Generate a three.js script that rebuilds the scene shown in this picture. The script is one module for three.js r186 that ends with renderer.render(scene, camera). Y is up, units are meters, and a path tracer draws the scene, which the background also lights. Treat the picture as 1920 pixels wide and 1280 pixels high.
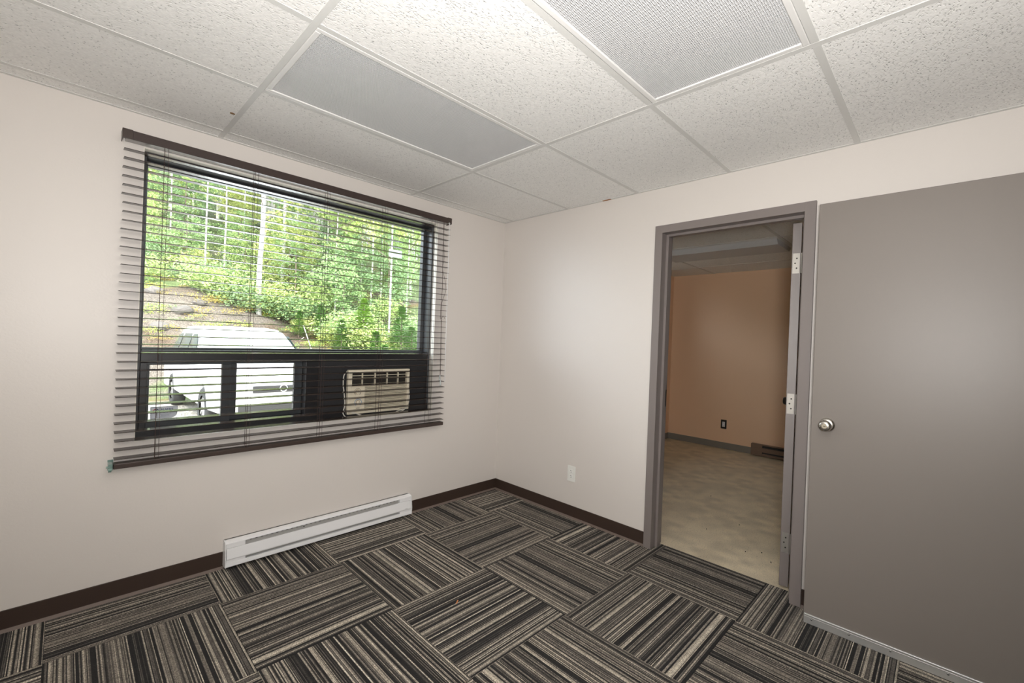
import * as THREE from 'three';
import { RoundedBoxGeometry } from 'three/addons/geometries/RoundedBoxGeometry.js';
import { mergeGeometries } from 'three/addons/utils/BufferGeometryUtils.js';

// ---------------------------------------------------------------- camera, sky, sun, exposure
const scene = new THREE.Scene();
const camera = new THREE.PerspectiveCamera(2 * Math.atan(640 / 827.3536) * 180 / Math.PI, 1920 / 1280, 0.05, 300);
const EYE = new THREE.Vector3(-2.7932, 1.3635, 2.9091);
camera.position.copy(EYE);
camera.lookAt(EYE.x + 0.7108761, EYE.y - 0.00397759, EYE.z - 0.70330602);
camera.rotateZ(2.1667 * Math.PI / 180);

scene.background = new THREE.Color().setRGB(0.84, 0.93, 1.0);
scene.backgroundIntensity = 8;

const sun = new THREE.DirectionalLight(new THREE.Color(1, 0.96, 0.88), 8);
sun.position.set(-16, 34, 24);
sun.target.position.set(4, 0, -14);
sun.castShadow = true;
sun.shadow.mapSize.set(2048, 2048);
Object.assign(sun.shadow.camera, { left: -40, right: 40, top: 40, bottom: -40, near: 1, far: 120 });
scene.add(sun, sun.target);

const renderer = new THREE.WebGLRenderer({ antialias: true });
renderer.toneMapping = THREE.LinearToneMapping;
renderer.toneMappingExposure = 1.0;
renderer.shadowMap.enabled = true;

// ---------------------------------------------------------------- helpers
const R = (d) => d * Math.PI / 180;
let seed = 7;
function rnd() { seed = (seed + 0x6D2B79F5) | 0; let t = Math.imul(seed ^ (seed >>> 15), 1 | seed); t = (t + Math.imul(t ^ (t >>> 7), 61 | t)) ^ t; return ((t ^ (t >>> 14)) >>> 0) / 4294967296; }
const rr = (a, b) => a + (b - a) * rnd();
const pick = (a) => a[Math.floor(rnd() * a.length)];
const names = {};
function numbered(n) { const k = names[n] = (names[n] ?? -1) + 1; return k ? n + '_' + String(k).padStart(3, '0') : n; }
function part(name, geo, mat, parent) { const m = new THREE.Mesh(geo, mat); m.name = name; parent.add(m); return m; }
function tag(o, label, category, opt = {}) { o.userData = { label, category, ...opt }; return o; }
function thing(name, label, category, pos = [0, 0, 0], opt = {}) {
  const g = new THREE.Group(); g.name = numbered(name); g.position.set(...pos); scene.add(g); return tag(g, label, category, opt);
}
function solo(name, geo, mat, label, category, opt = {}) { const m = new THREE.Mesh(geo, mat); m.name = numbered(name); scene.add(m); return tag(m, label, category, opt); }
const ST = { kind: 'structure' };
// axis-aligned box from its limits, with uv in metres
function bx(x0, x1, y0, y1, z0, z1) {
  const g = new THREE.BoxGeometry(x1 - x0, y1 - y0, z1 - z0);
  g.translate((x0 + x1) / 2, (y0 + y1) / 2, (z0 + z1) / 2);
  return metreUV(g);
}
function metreUV(g) {
  const p = g.attributes.position, n = g.attributes.normal, uv = new Float32Array(p.count * 2);
  for (let i = 0; i < p.count; i++) {
    const ax = Math.abs(n.getX(i)), ay = Math.abs(n.getY(i)), az = Math.abs(n.getZ(i));
    const [u, v] = ay >= ax && ay >= az ? [p.getX(i), p.getZ(i)] : ax >= az ? [p.getZ(i), p.getY(i)] : [p.getX(i), p.getY(i)];
    uv[2 * i] = u; uv[2 * i + 1] = v;
  }
  g.setAttribute('uv', new THREE.BufferAttribute(uv, 2));
  return g;
}
function rbx(x0, x1, y0, y1, z0, z1, r = 0.003, seg = 2) {
  const g = new RoundedBoxGeometry(x1 - x0, y1 - y0, z1 - z0, seg, Math.min(r, (x1 - x0) / 2.01, (y1 - y0) / 2.01, (z1 - z0) / 2.01));
  g.translate((x0 + x1) / 2, (y0 + y1) / 2, (z0 + z1) / 2);
  return g;
}
const join = (a) => mergeGeometries(a.map((g) => { const h = g.index ? g.toNonIndexed() : g; for (const k of Object.keys(h.attributes)) if (!['position', 'normal', 'uv'].includes(k)) h.deleteAttribute(k); return h; }));
function cyl(r0, r1, h, seg = 24) { return new THREE.CylinderGeometry(r0, r1, h, seg); }
function tube(pts, r, seg = 40, rad = 6) { return new THREE.TubeGeometry(new THREE.CatmullRomCurve3(pts.map((p) => new THREE.Vector3(...p))), seg, r, rad, false); }
function rod(a, b, r, rad = 8) {
  const A = new THREE.Vector3(...a), B = new THREE.Vector3(...b), d = B.clone().sub(A), g = new THREE.CylinderGeometry(r, r, d.length(), rad);
  g.applyQuaternion(new THREE.Quaternion().setFromUnitVectors(new THREE.Vector3(0, 1, 0), d.clone().normalize())); g.translate((A.x + B.x) / 2, (A.y + B.y) / 2, (A.z + B.z) / 2); return g;
}
// prism: outline [[a,b],...] in the plane across `axis`, from c0 to c1 along it
function prismX(pts, x0, x1) { // pts are [z, y]
  const s = new THREE.Shape(pts.map(([z, y]) => new THREE.Vector2(-z, y)));
  const g = new THREE.ExtrudeGeometry(s, { depth: x1 - x0, bevelEnabled: false }); g.rotateY(Math.PI / 2); g.translate(x0, 0, 0); return g;
}

// ---------------------------------------------------------------- procedural textures
function hash2(x, y, s) { let h = Math.imul(x, 374761393) + Math.imul(y, 668265263) + Math.imul(s, 1442695041); h = Math.imul(h ^ (h >>> 13), 1274126177); return ((h ^ (h >>> 16)) >>> 0) / 4294967296; }
function vnoise(x, y, per, s) { // tileable value noise
  const xi = Math.floor(x), yi = Math.floor(y), fx = x - xi, fy = y - yi, u = fx * fx * (3 - 2 * fx), v = fy * fy * (3 - 2 * fy), w = (a) => ((a % per) + per) % per;
  const a = hash2(w(xi), w(yi), s), b = hash2(w(xi + 1), w(yi), s), c = hash2(w(xi), w(yi + 1), s), d = hash2(w(xi + 1), w(yi + 1), s);
  return a + (b - a) * u + (c - a) * v + (a - b - c + d) * u * v;
}
function texture(w, h, fn, { srgb = false, rx = 1, ry = 1 } = {}) {
  const d = new Uint8Array(w * h * 4);
  for (let y = 0; y < h; y++) for (let x = 0; x < w; x++) {
    const c = fn(x, y), i = 4 * (y * w + x);
    if (typeof c === 'number') d[i] = d[i + 1] = d[i + 2] = Math.max(0, Math.min(255, c)); else for (let k = 0; k < 3; k++) d[i + k] = Math.max(0, Math.min(255, c[k]));
    d[i + 3] = 255;
  }
  const t = new THREE.DataTexture(d, w, h); t.wrapS = t.wrapT = THREE.RepeatWrapping; t.magFilter = THREE.LinearFilter; t.minFilter = THREE.LinearMipmapLinearFilter; t.generateMipmaps = true;
  if (srgb) t.colorSpace = THREE.SRGBColorSpace;
  t.repeat.set(rx, ry); t.needsUpdate = true; return t;
}
const std = (c, rough, o = {}) => { const { lin, ...rest } = o; const m = new THREE.MeshStandardMaterial({ roughness: rough, ...rest }); if (Array.isArray(c)) m.color.setRGB(...c); else m.color.set(c); return m; };

// wall paint: fine roller stipple
const stipple = texture(512, 512, (x, y) => 128 + 60 * (vnoise(x / 4, y / 4, 128, 3) - 0.5) + 70 * (vnoise(x / 9, y / 9, 57, 4) - 0.5) + 50 * (vnoise(x / 60, y / 60, 8, 5) - 0.5));
const stippleT = stipple.clone(); stippleT.repeat.set(2.5, 2.5); stippleT.needsUpdate = true;
const paintWall = std([0.71, 0.665, 0.625], 0.40, { bumpMap: stippleT, bumpScale: 0.00035 });
const paintTan = std([0.84, 0.57, 0.37], 0.5, { bumpMap: stippleT, bumpScale: 0.00035 });
const paintReveal = std([0.80, 0.76, 0.68], 0.45, { bumpMap: stippleT, bumpScale: 0.0003 });
const paintDoor = std([0.215, 0.188, 0.168], 0.42, { bumpMap: stippleT, bumpScale: 0.0002 });
const paintFrame = std([0.215, 0.185, 0.175], 0.38, { bumpMap: stippleT, bumpScale: 0.0002 });
const vinylBrown = std([0.043, 0.026, 0.019], 0.45);
const vinylBrownToe = std([0.16, 0.12, 0.10], 0.45);
const greyBase = std([0.22, 0.20, 0.17], 0.5);
const whiteMetal = std([0.80, 0.79, 0.77], 0.32);
const teeMetal = std([0.70, 0.695, 0.67], 0.4);
const darkGap = std([0.02, 0.02, 0.02], 0.7);

// acoustic tile: needle holes, fissures and lumps
function acousticPair(s) {
  const W = 1024, H = 512, hgt = new Float32Array(W * H).fill(1), col = new Float32Array(W * H).fill(1);
  seed = 100 + s;
  for (let k = 0; k < 5200; k++) {
    const x = rnd() * W, y = rnd() * H, L = rr(1, 5.5), a = rr(-0.9, 0.9), dark = rnd() < 0.16, wd = rnd() < 0.2 ? 1.3 : 0.8;
    for (let t = -L; t <= L; t += 0.5) for (let q = -1; q <= 1; q++) {
      const ix = (Math.floor(x + t * Math.cos(a) + q * 0.6 * Math.sin(a)) + W) % W, iy = (Math.floor(y + t * Math.sin(a) * 0.6 + q * 0.6) + H) % H, i = iy * W + ix;
      if (Math.abs(q) * 0.7 < wd) { hgt[i] = Math.min(hgt[i], 0.25); if (dark && Math.abs(t) < 1.6) col[i] = 0.68; }
    }
  }
  const bump = texture(W, H, (x, y) => 200 * hgt[y * W + x] + 50 * vnoise(x / 3, y / 3, 341, s) - 20);
  const color = texture(W, H, (x, y) => { const n = 0.965 + 0.05 * vnoise(x / 5, y / 5, 204, s + 9), c = col[y * W + x] * n; return [247 * c, 246 * c, 243 * c]; }, { srgb: true });
  return std(0xffffff, 0.85, { map: color, bumpMap: bump, bumpScale: 0.0018 });
}
const tileMats = [acousticPair(1), acousticPair(2)];

// carpet: rows of yarn in grouped tones, tufts along each row
function carpetMat(s) {
  seed = 900 + s * 31;
  const W = 1024, tones = [[32, 31, 31], [60, 56, 53], [100, 94, 88], [135, 127, 117], [170, 161, 147], [198, 188, 172]];
  const rows = []; let y = 0;
  while (y < W) {
    const run = Math.floor(rr(1, 2.8)), tone = pick([0, 0, 0, 0, 1, 1, 2, 2, 3, 3, 4, 4, 5]);
    for (let k = 0; k < run && y < W; k++) { const h = Math.round(rr(3, 6.4)), j = rr(0.86, 1.12); for (let q = 0; q < h && y < W; q++, y++) rows.push([tone, q / h, j, rows.length]); }
  }
  let id = 0; const rid = rows.map((r, i) => (i && r[1] > rows[i - 1][1] && r[0] === rows[i - 1][0] ? id : ++id));
  const cm = texture(W, W, (x, yy) => {
    const [t, q, j] = rows[yy], c = tones[t];
    const tuft = 0.70 + 0.60 * vnoise((x + rid[yy] * 37) / 3.2, rid[yy], 320, s), fib = 0.84 + 0.32 * hash2(x, yy, s), big = 0.93 + 0.14 * vnoise(x / 50, yy / 50, 20, s + 2);
    const k = tuft * fib * big * j; return c.map((v) => Math.min(255, v * k));
  }, { srgb: true });
  const bm = texture(W, W, (x, yy) => { const [t, q] = rows[yy]; return 60 + 120 * Math.sin(Math.PI * (q + 0.1)) + 70 * vnoise((x + rid[yy] * 37) / 3.2, rid[yy], 320, s); });
  return std(0xffffff, 0.95, { map: cm, bumpMap: bm, bumpScale: 0.002 });
}
const carpetMats = [0, 1, 2, 3].map(carpetMat);

// ---------------------------------------------------------------- room shell
const X0 = -3.62, Z1 = 3.37, H = 2.4207, WT = 0.12;
const WX0 = -2.54, WX1 = -0.733, WY0 = 0.775, WY1 = 2.262; // window opening
{ // window wall, z from 0 back to -0.24, with its opening
  const s = new THREE.Shape([[X0 - 0.15, -0.3], [0.06, -0.3], [0.06, 2.75], [X0 - 0.15, 2.75]].map((p) => new THREE.Vector2(...p)));
  s.holes.push(new THREE.Path([[WX0, WY0], [WX0, WY1], [WX1, WY1], [WX1, WY0]].map((p) => new THREE.Vector2(...p))));
  const g = new THREE.ExtrudeGeometry(s, { depth: 0.24, bevelEnabled: false }); g.translate(0, 0, -0.24);
  solo('wall_back', g, paintWall, 'off-white painted wall with the window opening and brown baseboard', 'wall', ST);
}
const FZ0 = 1.481, FZ1 = 2.390, FIN0 = 1.533, FIN1 = 2.337, FH = 2.163, FHI = 2.112;
{ // door wall, x from 0 to WT
  const s = new THREE.Shape([[0, -0.05], [Z1 + 0.15, -0.05], [Z1 + 0.15, 2.75], [0, 2.75]].map(([z, y]) => new THREE.Vector2(-z, y)));
  s.holes.push(new THREE.Path([[FZ0 + 0.01, -0.045], [FZ0 + 0.01, FH - 0.01], [FZ1 - 0.01, FH - 0.01], [FZ1 - 0.01, -0.045]].map(([z, y]) => new THREE.Vector2(-z, y))));
  const g = new THREE.ExtrudeGeometry(s, { depth: WT, bevelEnabled: false }); g.rotateY(Math.PI / 2);
  solo('wall_right', g, paintWall, 'off-white satin painted wall around the grey door frame', 'wall', ST);
}
solo('wall_left', bx(X0 - 0.15, X0, -0.05, 2.75, 0, Z1 + 0.15), paintWall, 'plain off-white side wall opposite the doorway', 'wall', ST);
{ // wall behind the camera, with the entrance the grey door belongs to
  const s = new THREE.Shape([[X0 - 0.15, -0.05], [0.12, -0.05], [0.12, 2.75], [X0 - 0.15, 2.75]].map((p) => new THREE.Vector2(...p)));
  s.holes.push(new THREE.Path([[-1.075, -0.045], [-1.075, 2.12], [-0.135, 2.12], [-0.135, -0.045]].map((p) => new THREE.Vector2(...p))));
  const g = new THREE.ExtrudeGeometry(s, { depth: WT, bevelEnabled: false }); g.translate(0, 0, Z1);
  solo('wall_front', g, paintWall, 'off-white wall with the entrance opening facing the window', 'wall', ST);
}
{ // hallway beyond the entrance
  const h = thing('wall_hallway', 'off-white corridor shell beyond the entrance opening', 'wall', [0, 0, 0], ST);
  part('end_wall', bx(-2.2, 1.0, -0.05, 2.75, Z1 + 1.5, Z1 + 1.6), paintWall, h);
  part('side_wall', bx(-2.3, -2.2, -0.05, 2.75, Z1 + WT, Z1 + 1.6), paintWall, h);
  part('side_wall', bx(0.9, 1.0, -0.05, 2.75, Z1 + WT, Z1 + 1.5), paintWall, h);
  part('hall_floor', bx(-2.2, 0.9, -0.06, -0.001, Z1 + WT, Z1 + 1.5), std([0.4, 0.37, 0.32], 0.5), h);
  part('hall_ceiling', bx(-2.2, 0.9, 2.45, 2.6, Z1 + WT, Z1 + 1.5), std([0.75, 0.74, 0.72], 0.8), h);
  part('wall_stub', bx(0.12, 1.0, -0.05, 2.75, Z1, Z1 + WT), paintWall, h);
}
{ // roof over both rooms
  solo('roof', bx(X0 - 0.4, 4.0, 2.78, 3.05, -0.6, Z1 + 1.9), std([0.2, 0.2, 0.2], 0.9), 'flat building roof above the ceiling', 'roof', ST);
}

// floor: carpet tiles laid quarter-turned
{
  const f = thing('floor', 'charcoal and beige striped carpet tiles laid quarter turned', 'floor', [0, 0, 0], ST);
  part('slab', bx(X0 - 0.15, 0.125, -0.12, -0.006, -0.02, Z1 + 0.15), std([0.05, 0.05, 0.05], 0.9), f);
  const xs = [0.118, -0.4025], zs = [0, 0.3775]; const T = 0.6065;
  for (let k = 1; k < 7; k++) { const v = -0.4025 - T * k; if (v > X0) xs.push(v); } xs.push(X0);
  for (let k = 1; k < 6; k++) { const v = 0.3775 + T * 0.997 * k; if (v < Z1 - 0.05) zs.push(v); } zs.push(Z1);
  seed = 41;
  for (let i = 0; i + 1 < xs.length; i++) for (let j = 0; j + 1 < zs.length; j++) {
    const x1 = xs[i], x0 = xs[i + 1], z0 = zs[j], z1 = zs[j + 1], gap = 0.0009, alongX = (i + j) % 2 === 0;
    const outs = i === 0 ? [[x0, 0, z0, z1]].concat(z1 > FIN0 + 0.01 && z0 < FIN1 - 0.01 ? [[0, x1, Math.max(z0, FIN0), Math.min(z1, FIN1)]] : []) : [[x0, x1, z0, z1]];
    const flip = rnd() < 0.5 ? -1 : 1, o1 = rnd(), mat = carpetMats[Math.floor(rnd() * 4)], geos = [];
    for (const [a, b, c, d] of outs) {
      const inner = i === 0;
      const g = new THREE.BoxGeometry(b - a - (inner ? 0 : 2 * gap), 0.006, d - c - 2 * gap); g.translate((a + b) / 2, -0.003, (c + d) / 2);
      const p = g.attributes.position, uv = g.attributes.uv;
      for (let q = 0; q < p.count; q++) { const lx = (p.getX(q) - x0) / T, lz = (p.getZ(q) - z0) / T; if (alongX) uv.setXY(q, lx + o1, flip * lz); else uv.setXY(q, lz + o1, flip * lx); }
      geos.push(g);
    }
    part('carpet_tile', geos.length > 1 ? join(geos) : geos[0], mat, f);
  }
}

// ceiling: lay-in tiles in a tee grid, two troffers
const GX = [0, -0.9991, -2.2183, -3.4375, X0], GZ = [0]; for (let k = 0; k < 6; k++) GZ.push(0.1147 + 0.6096 * k); GZ.push(Z1);
const isLight = (i, j) => i === 1 && (j === 2 || j === 4);
{
  const c = thing('ceiling', 'suspended ceiling of pitted white acoustic tiles in a metal grid', 'ceiling', [0, 0, 0], ST);
  part('deck', bx(X0 - 0.1, 0.1, 2.6, 2.76, -0.1, Z1 + 0.1), std([0.4, 0.4, 0.4], 0.9), c);
  seed = 77;
  for (let i = 0; i + 1 < GX.length; i++) for (let j = 0; j + 1 < GZ.length; j++) {
    if (isLight(i, j)) continue;
    const x1 = GX[i], x0 = GX[i + 1], z0 = GZ[j], z1 = GZ[j + 1];
    const g = new THREE.BoxGeometry(x1 - x0 - 0.003, 0.015, z1 - z0 - 0.003); g.translate((x0 + x1) / 2, H + 0.0085, (z0 + z1) / 2);
    const p = g.attributes.position, uv = g.attributes.uv, ou = rnd(), ov = rnd();
    for (let q = 0; q < p.count; q++) uv.setXY(q, (p.getX(q) - x0) / 1.2192 + ou, (p.getZ(q) - z0) / 0.6096 + ov);
    part('ceiling_tile', g, tileMats[(i + j) % 2], c);
  }
  const w = 0.0125;
  for (let i = 1; i < GX.length - 1; i++) part('main_tee', rbx(GX[i] - w, GX[i] + w, H - 0.0015, H + 0.001, 0.0, Z1, 0.0008, 1), teeMetal, c);
  for (let j = 1; j < GZ.length - 1; j++) for (let i = 0; i + 1 < GX.length; i++) part('cross_tee', rbx(GX[i + 1] + (i + 2 < GX.length ? w : 0), GX[i] - (i ? w : 0), H - 0.0012, H + 0.001, GZ[j] - w, GZ[j] + w, 0.0006, 1), teeMetal, c);
  part('wall_angle', bx(X0, 0, H - 0.0016, H + 0.001, 0, 0.019), teeMetal, c);
  part('wall_angle', bx(-0.019, 0, H - 0.0016, H + 0.001, 0.019, Z1), teeMetal, c);
  part('rust_mark', bx(-0.02, -0.002, H - 0.0022, H - 0.0012, 1.05, 1.12), std([0.35, 0.16, 0.06], 0.9), c).userData.label = 'small rust stain';
  part('wall_angle', bx(X0, X0 + 0.019, H - 0.0016, H + 0.001, 0.019, Z1), teeMetal, c);
  part('wall_angle', bx(X0 + 0.019, -0.019, H - 0.0016, H + 0.001, Z1 - 0.019, Z1), teeMetal, c);
}
// troffers with prismatic lens, switched off
const prism = texture(512, 512, (x, y) => { const c = 10.24; const a = Math.abs(((x + (Math.floor(y / c) % 2) * c / 2) % c) / c - 0.5) * 2, b = Math.abs((y % c) / c - 0.5) * 2; return 255 * (1 - Math.max(a, b)); });
prism.repeat.set(3, 3);
const lensMat = std([0.76, 0.765, 0.77], 0.3, { bumpMap: prism, bumpScale: 0.004 });
for (const [j, label] of [[2, 'unlit recessed ceiling light with prismatic lens above the window blind'], [4, 'unlit recessed ceiling light with prismatic lens, one tile away from the window-side light']]) {
  const t = thing('ceiling_light', label, 'ceiling light', [(GX[1] + GX[2]) / 2, H, (GZ[j] + GZ[j + 1]) / 2], { group: 'recessed ceiling lights' });
  const a = 0.6096 - 0.0135, b = 0.3048 - 0.0135, f = 0.022;
  const lens = metreUV(bx(-a + f, a - f, 0.003, 0.006, -b + f, b - f)); part('lens', lens, lensMat, t);
  for (const s of [-1, 1]) {
    part('frame_rail', rbx(-a, a, -0.002, 0.012, s > 0 ? b - f : -b, s > 0 ? b : -b + f, 0.004), whiteMetal, t);
    part('frame_rail', rbx(s > 0 ? a - f : -a, s > 0 ? a : -a + f, -0.002, 0.012, -b + f, b - f, 0.004), whiteMetal, t);
  }
  part('housing', join([bx(-a, a, 0.11, 0.115, -b, b), bx(-a, -a + 0.004, 0.012, 0.11, -b, b), bx(a - 0.004, a, 0.012, 0.11, -b, b), bx(-a, a, 0.012, 0.11, -b, -b + 0.004), bx(-a, a, 0.012, 0.11, b - 0.004, b)]), whiteMetal, t);
}

// baseboards
function baseProfile(h) { return [[0, 0], [0.016, 0], [0.012, 0.004], [0.005, 0.012], [0.004, h - 0.002], [0.002, h], [0, h]]; }
const HX0 = -2.132, HX1 = -0.925; // heater
function board(name, geos, label, mat = vinylBrown, toe = vinylBrownToe, toes = []) {
  const b = thing(name, label, 'baseboard', [0, 0, 0], ST);
  geos.forEach((g) => part('board', g, mat, b)); toes.forEach((g) => part('toe', g, toe, b)); return b;
}
const prismZ = (pts, z0, z1) => { const g = prismX(pts, -z1, -z0); g.rotateY(Math.PI / 2); return g; }; // pts [d, y] with d away from the x=0 wall toward -x
const BH = 0.094, face = [[0, 0.012], [0.005, 0.012], [0.004, BH - 0.002], [0.002, BH], [0, BH]], toeP = [[0, 0], [0.017, 0], [0.012, 0.005], [0.005, 0.012], [0, 0.012]];
board('baseboard_back', [prismX(face, X0, HX0), prismX(face, HX1, 0)], 'dark brown vinyl baseboard under the window', vinylBrown, vinylBrownToe, [prismX(toeP, X0, HX0), prismX(toeP, HX1, 0)]);
{
  const flipX = (g) => { g.scale(1, 1, 1); return g; };
  const mk = (pts, z0, z1) => { const s = new THREE.Shape(pts.map(([d, y]) => new THREE.Vector2(-d, y))); const g = new THREE.ExtrudeGeometry(s, { depth: z1 - z0, bevelEnabled: false }); g.translate(0, 0, z0); return flipX(g); };
  board('baseboard_right', [mk(face, 0.005, FZ0), mk(face, FZ1, Z1)], 'dark brown vinyl baseboard running to the grey door frame', vinylBrown, vinylBrownToe, [mk(toeP, 0.005, FZ0), mk(toeP, FZ1, Z1)]);
}
board('baseboard_left', [bx(X0, X0 + 0.005, 0, BH, 0.005, Z1)], 'dark brown vinyl baseboard on the side wall');
board('baseboard_front', [bx(X0 + 0.005, -1.13, 0, BH, Z1 - 0.005, Z1)], 'dark brown vinyl baseboard beside the entrance opening');

// ---------------------------------------------------------------- adjoining room
const AX1 = 3.5, AZ1 = 3.6, AH = 2.383;
solo('wall_adjoining_far', bx(AX1, AX1 + 0.1, -0.05, 2.75, -0.1, AZ1 + 0.1), paintTan, 'tan wall of the dim next room with a heater at its foot', 'wall', ST);
{
  const t = thing('window_2', 'added unseen black framed window that brightens the next room', 'window', [0, 0, 0], ST), fm = std([0.018, 0.018, 0.02], 0.33);  // unseen window, added and sized to brighten the next room
  part('frame', join([bx(1.8, 2.6, 1.45, 1.49, -0.2, -0.05), bx(1.8, 2.6, 2.06, 2.1, -0.2, -0.05), bx(1.8, 1.84, 1.49, 2.06, -0.2, -0.05), bx(2.56, 2.6, 1.49, 2.06, -0.2, -0.05)]), fm, t);
  part('pane', bx(1.835, 2.565, 1.485, 2.065, -0.15, -0.147), new THREE.MeshPhysicalMaterial({ roughness: 0, transmission: 1, thickness: 0, ior: 1.45 }), t);
}
solo('wall_adjoining_side', join([bx(0.06, 1.8, -0.3, 2.75, -0.24, 0), bx(2.6, AX1, -0.3, 2.75, -0.24, 0), bx(1.8, 2.6, -0.3, 1.45, -0.24, 0), bx(1.8, 2.6, 2.1, 2.75, -0.24, 0)]), paintTan, 'narrow tan return wall of the dim next room', 'wall', ST);
solo('wall_adjoining_end', bx(WT, AX1, -0.05, 2.75, AZ1, AZ1 + 0.1), paintTan, 'tan end wall of the next room behind its door', 'wall', ST);
solo('wall_adjoining_near', join([bx(WT, WT + 0.004, 0, 2.75, 0, FZ0 + 0.01), bx(WT, WT + 0.004, 0, 2.75, FZ1 - 0.01, AZ1), bx(WT, WT + 0.004, FH - 0.01, 2.75, FZ0 + 0.01, FZ1 - 0.01)]), paintTan, 'tan face of the partition around the doorway', 'wall', ST);
{
  const speck = texture(1024, 1024, (x, y) => { const n = 0.86 + 0.2 * hash2(x >> 1, y >> 1, 5), b = 0.92 + 0.16 * vnoise(x / 90, y / 90, 11, 8), k = n * b * (hash2(x >> 2, y >> 2, 9) > 0.985 ? 0.8 : 1); return [232 * k, 218 * k, 190 * k]; }, { srgb: true, rx: 1.2, ry: 1.2 });
  const f = thing('floor_adjoining', 'speckled beige sheet floor of the next room', 'floor', [0, 0, 0], ST);
  part('sheet', bx(0.118, AX1 + 0.1, -0.05, -0.002, -0.05, AZ1 + 0.1), std(0xffffff, 0.5, { map: speck }), f);
  const grit = std([0.03, 0.025, 0.02], 0.9); seed = 5;
  for (const [x, z] of [[0.62, 1.66], [0.45, 1.98], [0.42, 2.14], [0.52, 2.06], [1.4, 1.4], [0.9, 1.8]]) part('crumb', new THREE.IcosahedronGeometry(0.004, 0).translate(x, 0.001, z), grit, f);
}
{
  const b = thing('baseboard_adjoining', 'grey vinyl baseboard along the tan wall of the next room', 'baseboard', [0, 0, 0], ST);
  part('board', bx(AX1 - 0.006, AX1, 0, 0.085, 0, 1.138), greyBase, b); part('board', bx(AX1 - 0.006, AX1, 0, 0.085, 2.6, AZ1), greyBase, b);
  part('board', bx(WT + 0.004, AX1 - 0.006, 0, 0.085, 0, 0.006), greyBase, b);
}
{
  const c = thing('ceiling_adjoining', 'unlit suspended tile ceiling of the next room', 'ceiling', [0, 0, 0], ST);
  part('deck', bx(WT, AX1 + 0.1, 2.6, 2.76, -0.1, AZ1 + 0.1), std([0.4, 0.4, 0.4], 0.9), c);
    const gx = [WT, 0.49, 1.10, 1.71, 2.32, 2.93, AX1], gz = [0, 0.575, 1.795, 3.015, AZ1];
  for (let i = 0; i + 1 < gx.length; i++) for (let j = 0; j + 1 < gz.length; j++) {
    if (i === 3 && j === 1) continue;
    const g = new THREE.BoxGeometry(gx[i + 1] - gx[i] - 0.003, 0.015, gz[j + 1] - gz[j] - 0.003); g.translate((gx[i] + gx[i + 1]) / 2, AH + 0.0085, (gz[j] + gz[j + 1]) / 2);
    part('ceiling_tile', g, tileMats[0], c);
  }
  for (let i = 1; i < gx.length - 1; i++) part('cross_tee', bx(gx[i] - 0.0125, gx[i] + 0.0125, AH - 0.0015, AH + 0.001, 0, AZ1), teeMetal, c);
  for (let j = 1; j < gz.length - 1; j++) part('main_tee', bx(WT, AX1, AH - 0.0017, AH + 0.001, gz[j] - 0.0125, gz[j] + 0.0125), teeMetal, c);
  const t = thing('ceiling_light', 'unlit ceiling light with a dropped pale lens in the next room', 'ceiling light', [2.015, AH, 1.185]);
  part('frame', join([bx(-0.29, 0.29, -0.002, 0.01, -0.597, -0.577), bx(-0.29, 0.29, -0.002, 0.01, 0.577, 0.597), bx(-0.29, -0.27, -0.002, 0.01, -0.577, 0.577), bx(0.27, 0.29, -0.002, 0.01, -0.577, 0.577)]), whiteMetal, t);
  const s = new THREE.Shape([[-0.27, 0.005], [-0.2, -0.045], [0.2, -0.045], [0.27, 0.005]].map((p) => new THREE.Vector2(...p)));
  const g = new THREE.ExtrudeGeometry(s, { depth: 1.154, bevelEnabled: false }); g.translate(0, 0, -0.577); part('lens', g, lensMat, t);
}
{ // heater in the adjoining room
  const hm = std([0.20, 0.13, 0.09], 0.45), t = thing('baseboard_heater', 'brown electric baseboard heater at the foot of the tan wall', 'heater', [AX1, 0, 1.138]);
  part('body', bx(-0.05, 0, 0.01, 0.15, 0, 1.4), hm, t);
  part('front_cover', rbx(-0.065, -0.05, 0.058, 0.108, 0, 1.4, 0.003), hm, t);
  part('end_cap', join([rbx(-0.065, -0.05, 0.108, 0.15, 0, 0.13), rbx(-0.065, -0.05, 0.01, 0.058, 0, 0.13)]), hm, t);
  part('outlet_slot', bx(-0.053, -0.05, 0.113, 0.142, 0.13, 1.4), darkGap, t);
  part('inlet_slot', bx(-0.053, -0.05, 0.04, 0.056, 0.13, 1.4), darkGap, t);
  part('lower_lip', rbx(-0.063, -0.05, 0.008, 0.034, 0, 1.4, 0.003), hm, t);
  part('top_lip', rbx(-0.06, -0.05, 0.142, 0.152, 0, 1.4, 0.003), hm, t);
}
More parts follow.
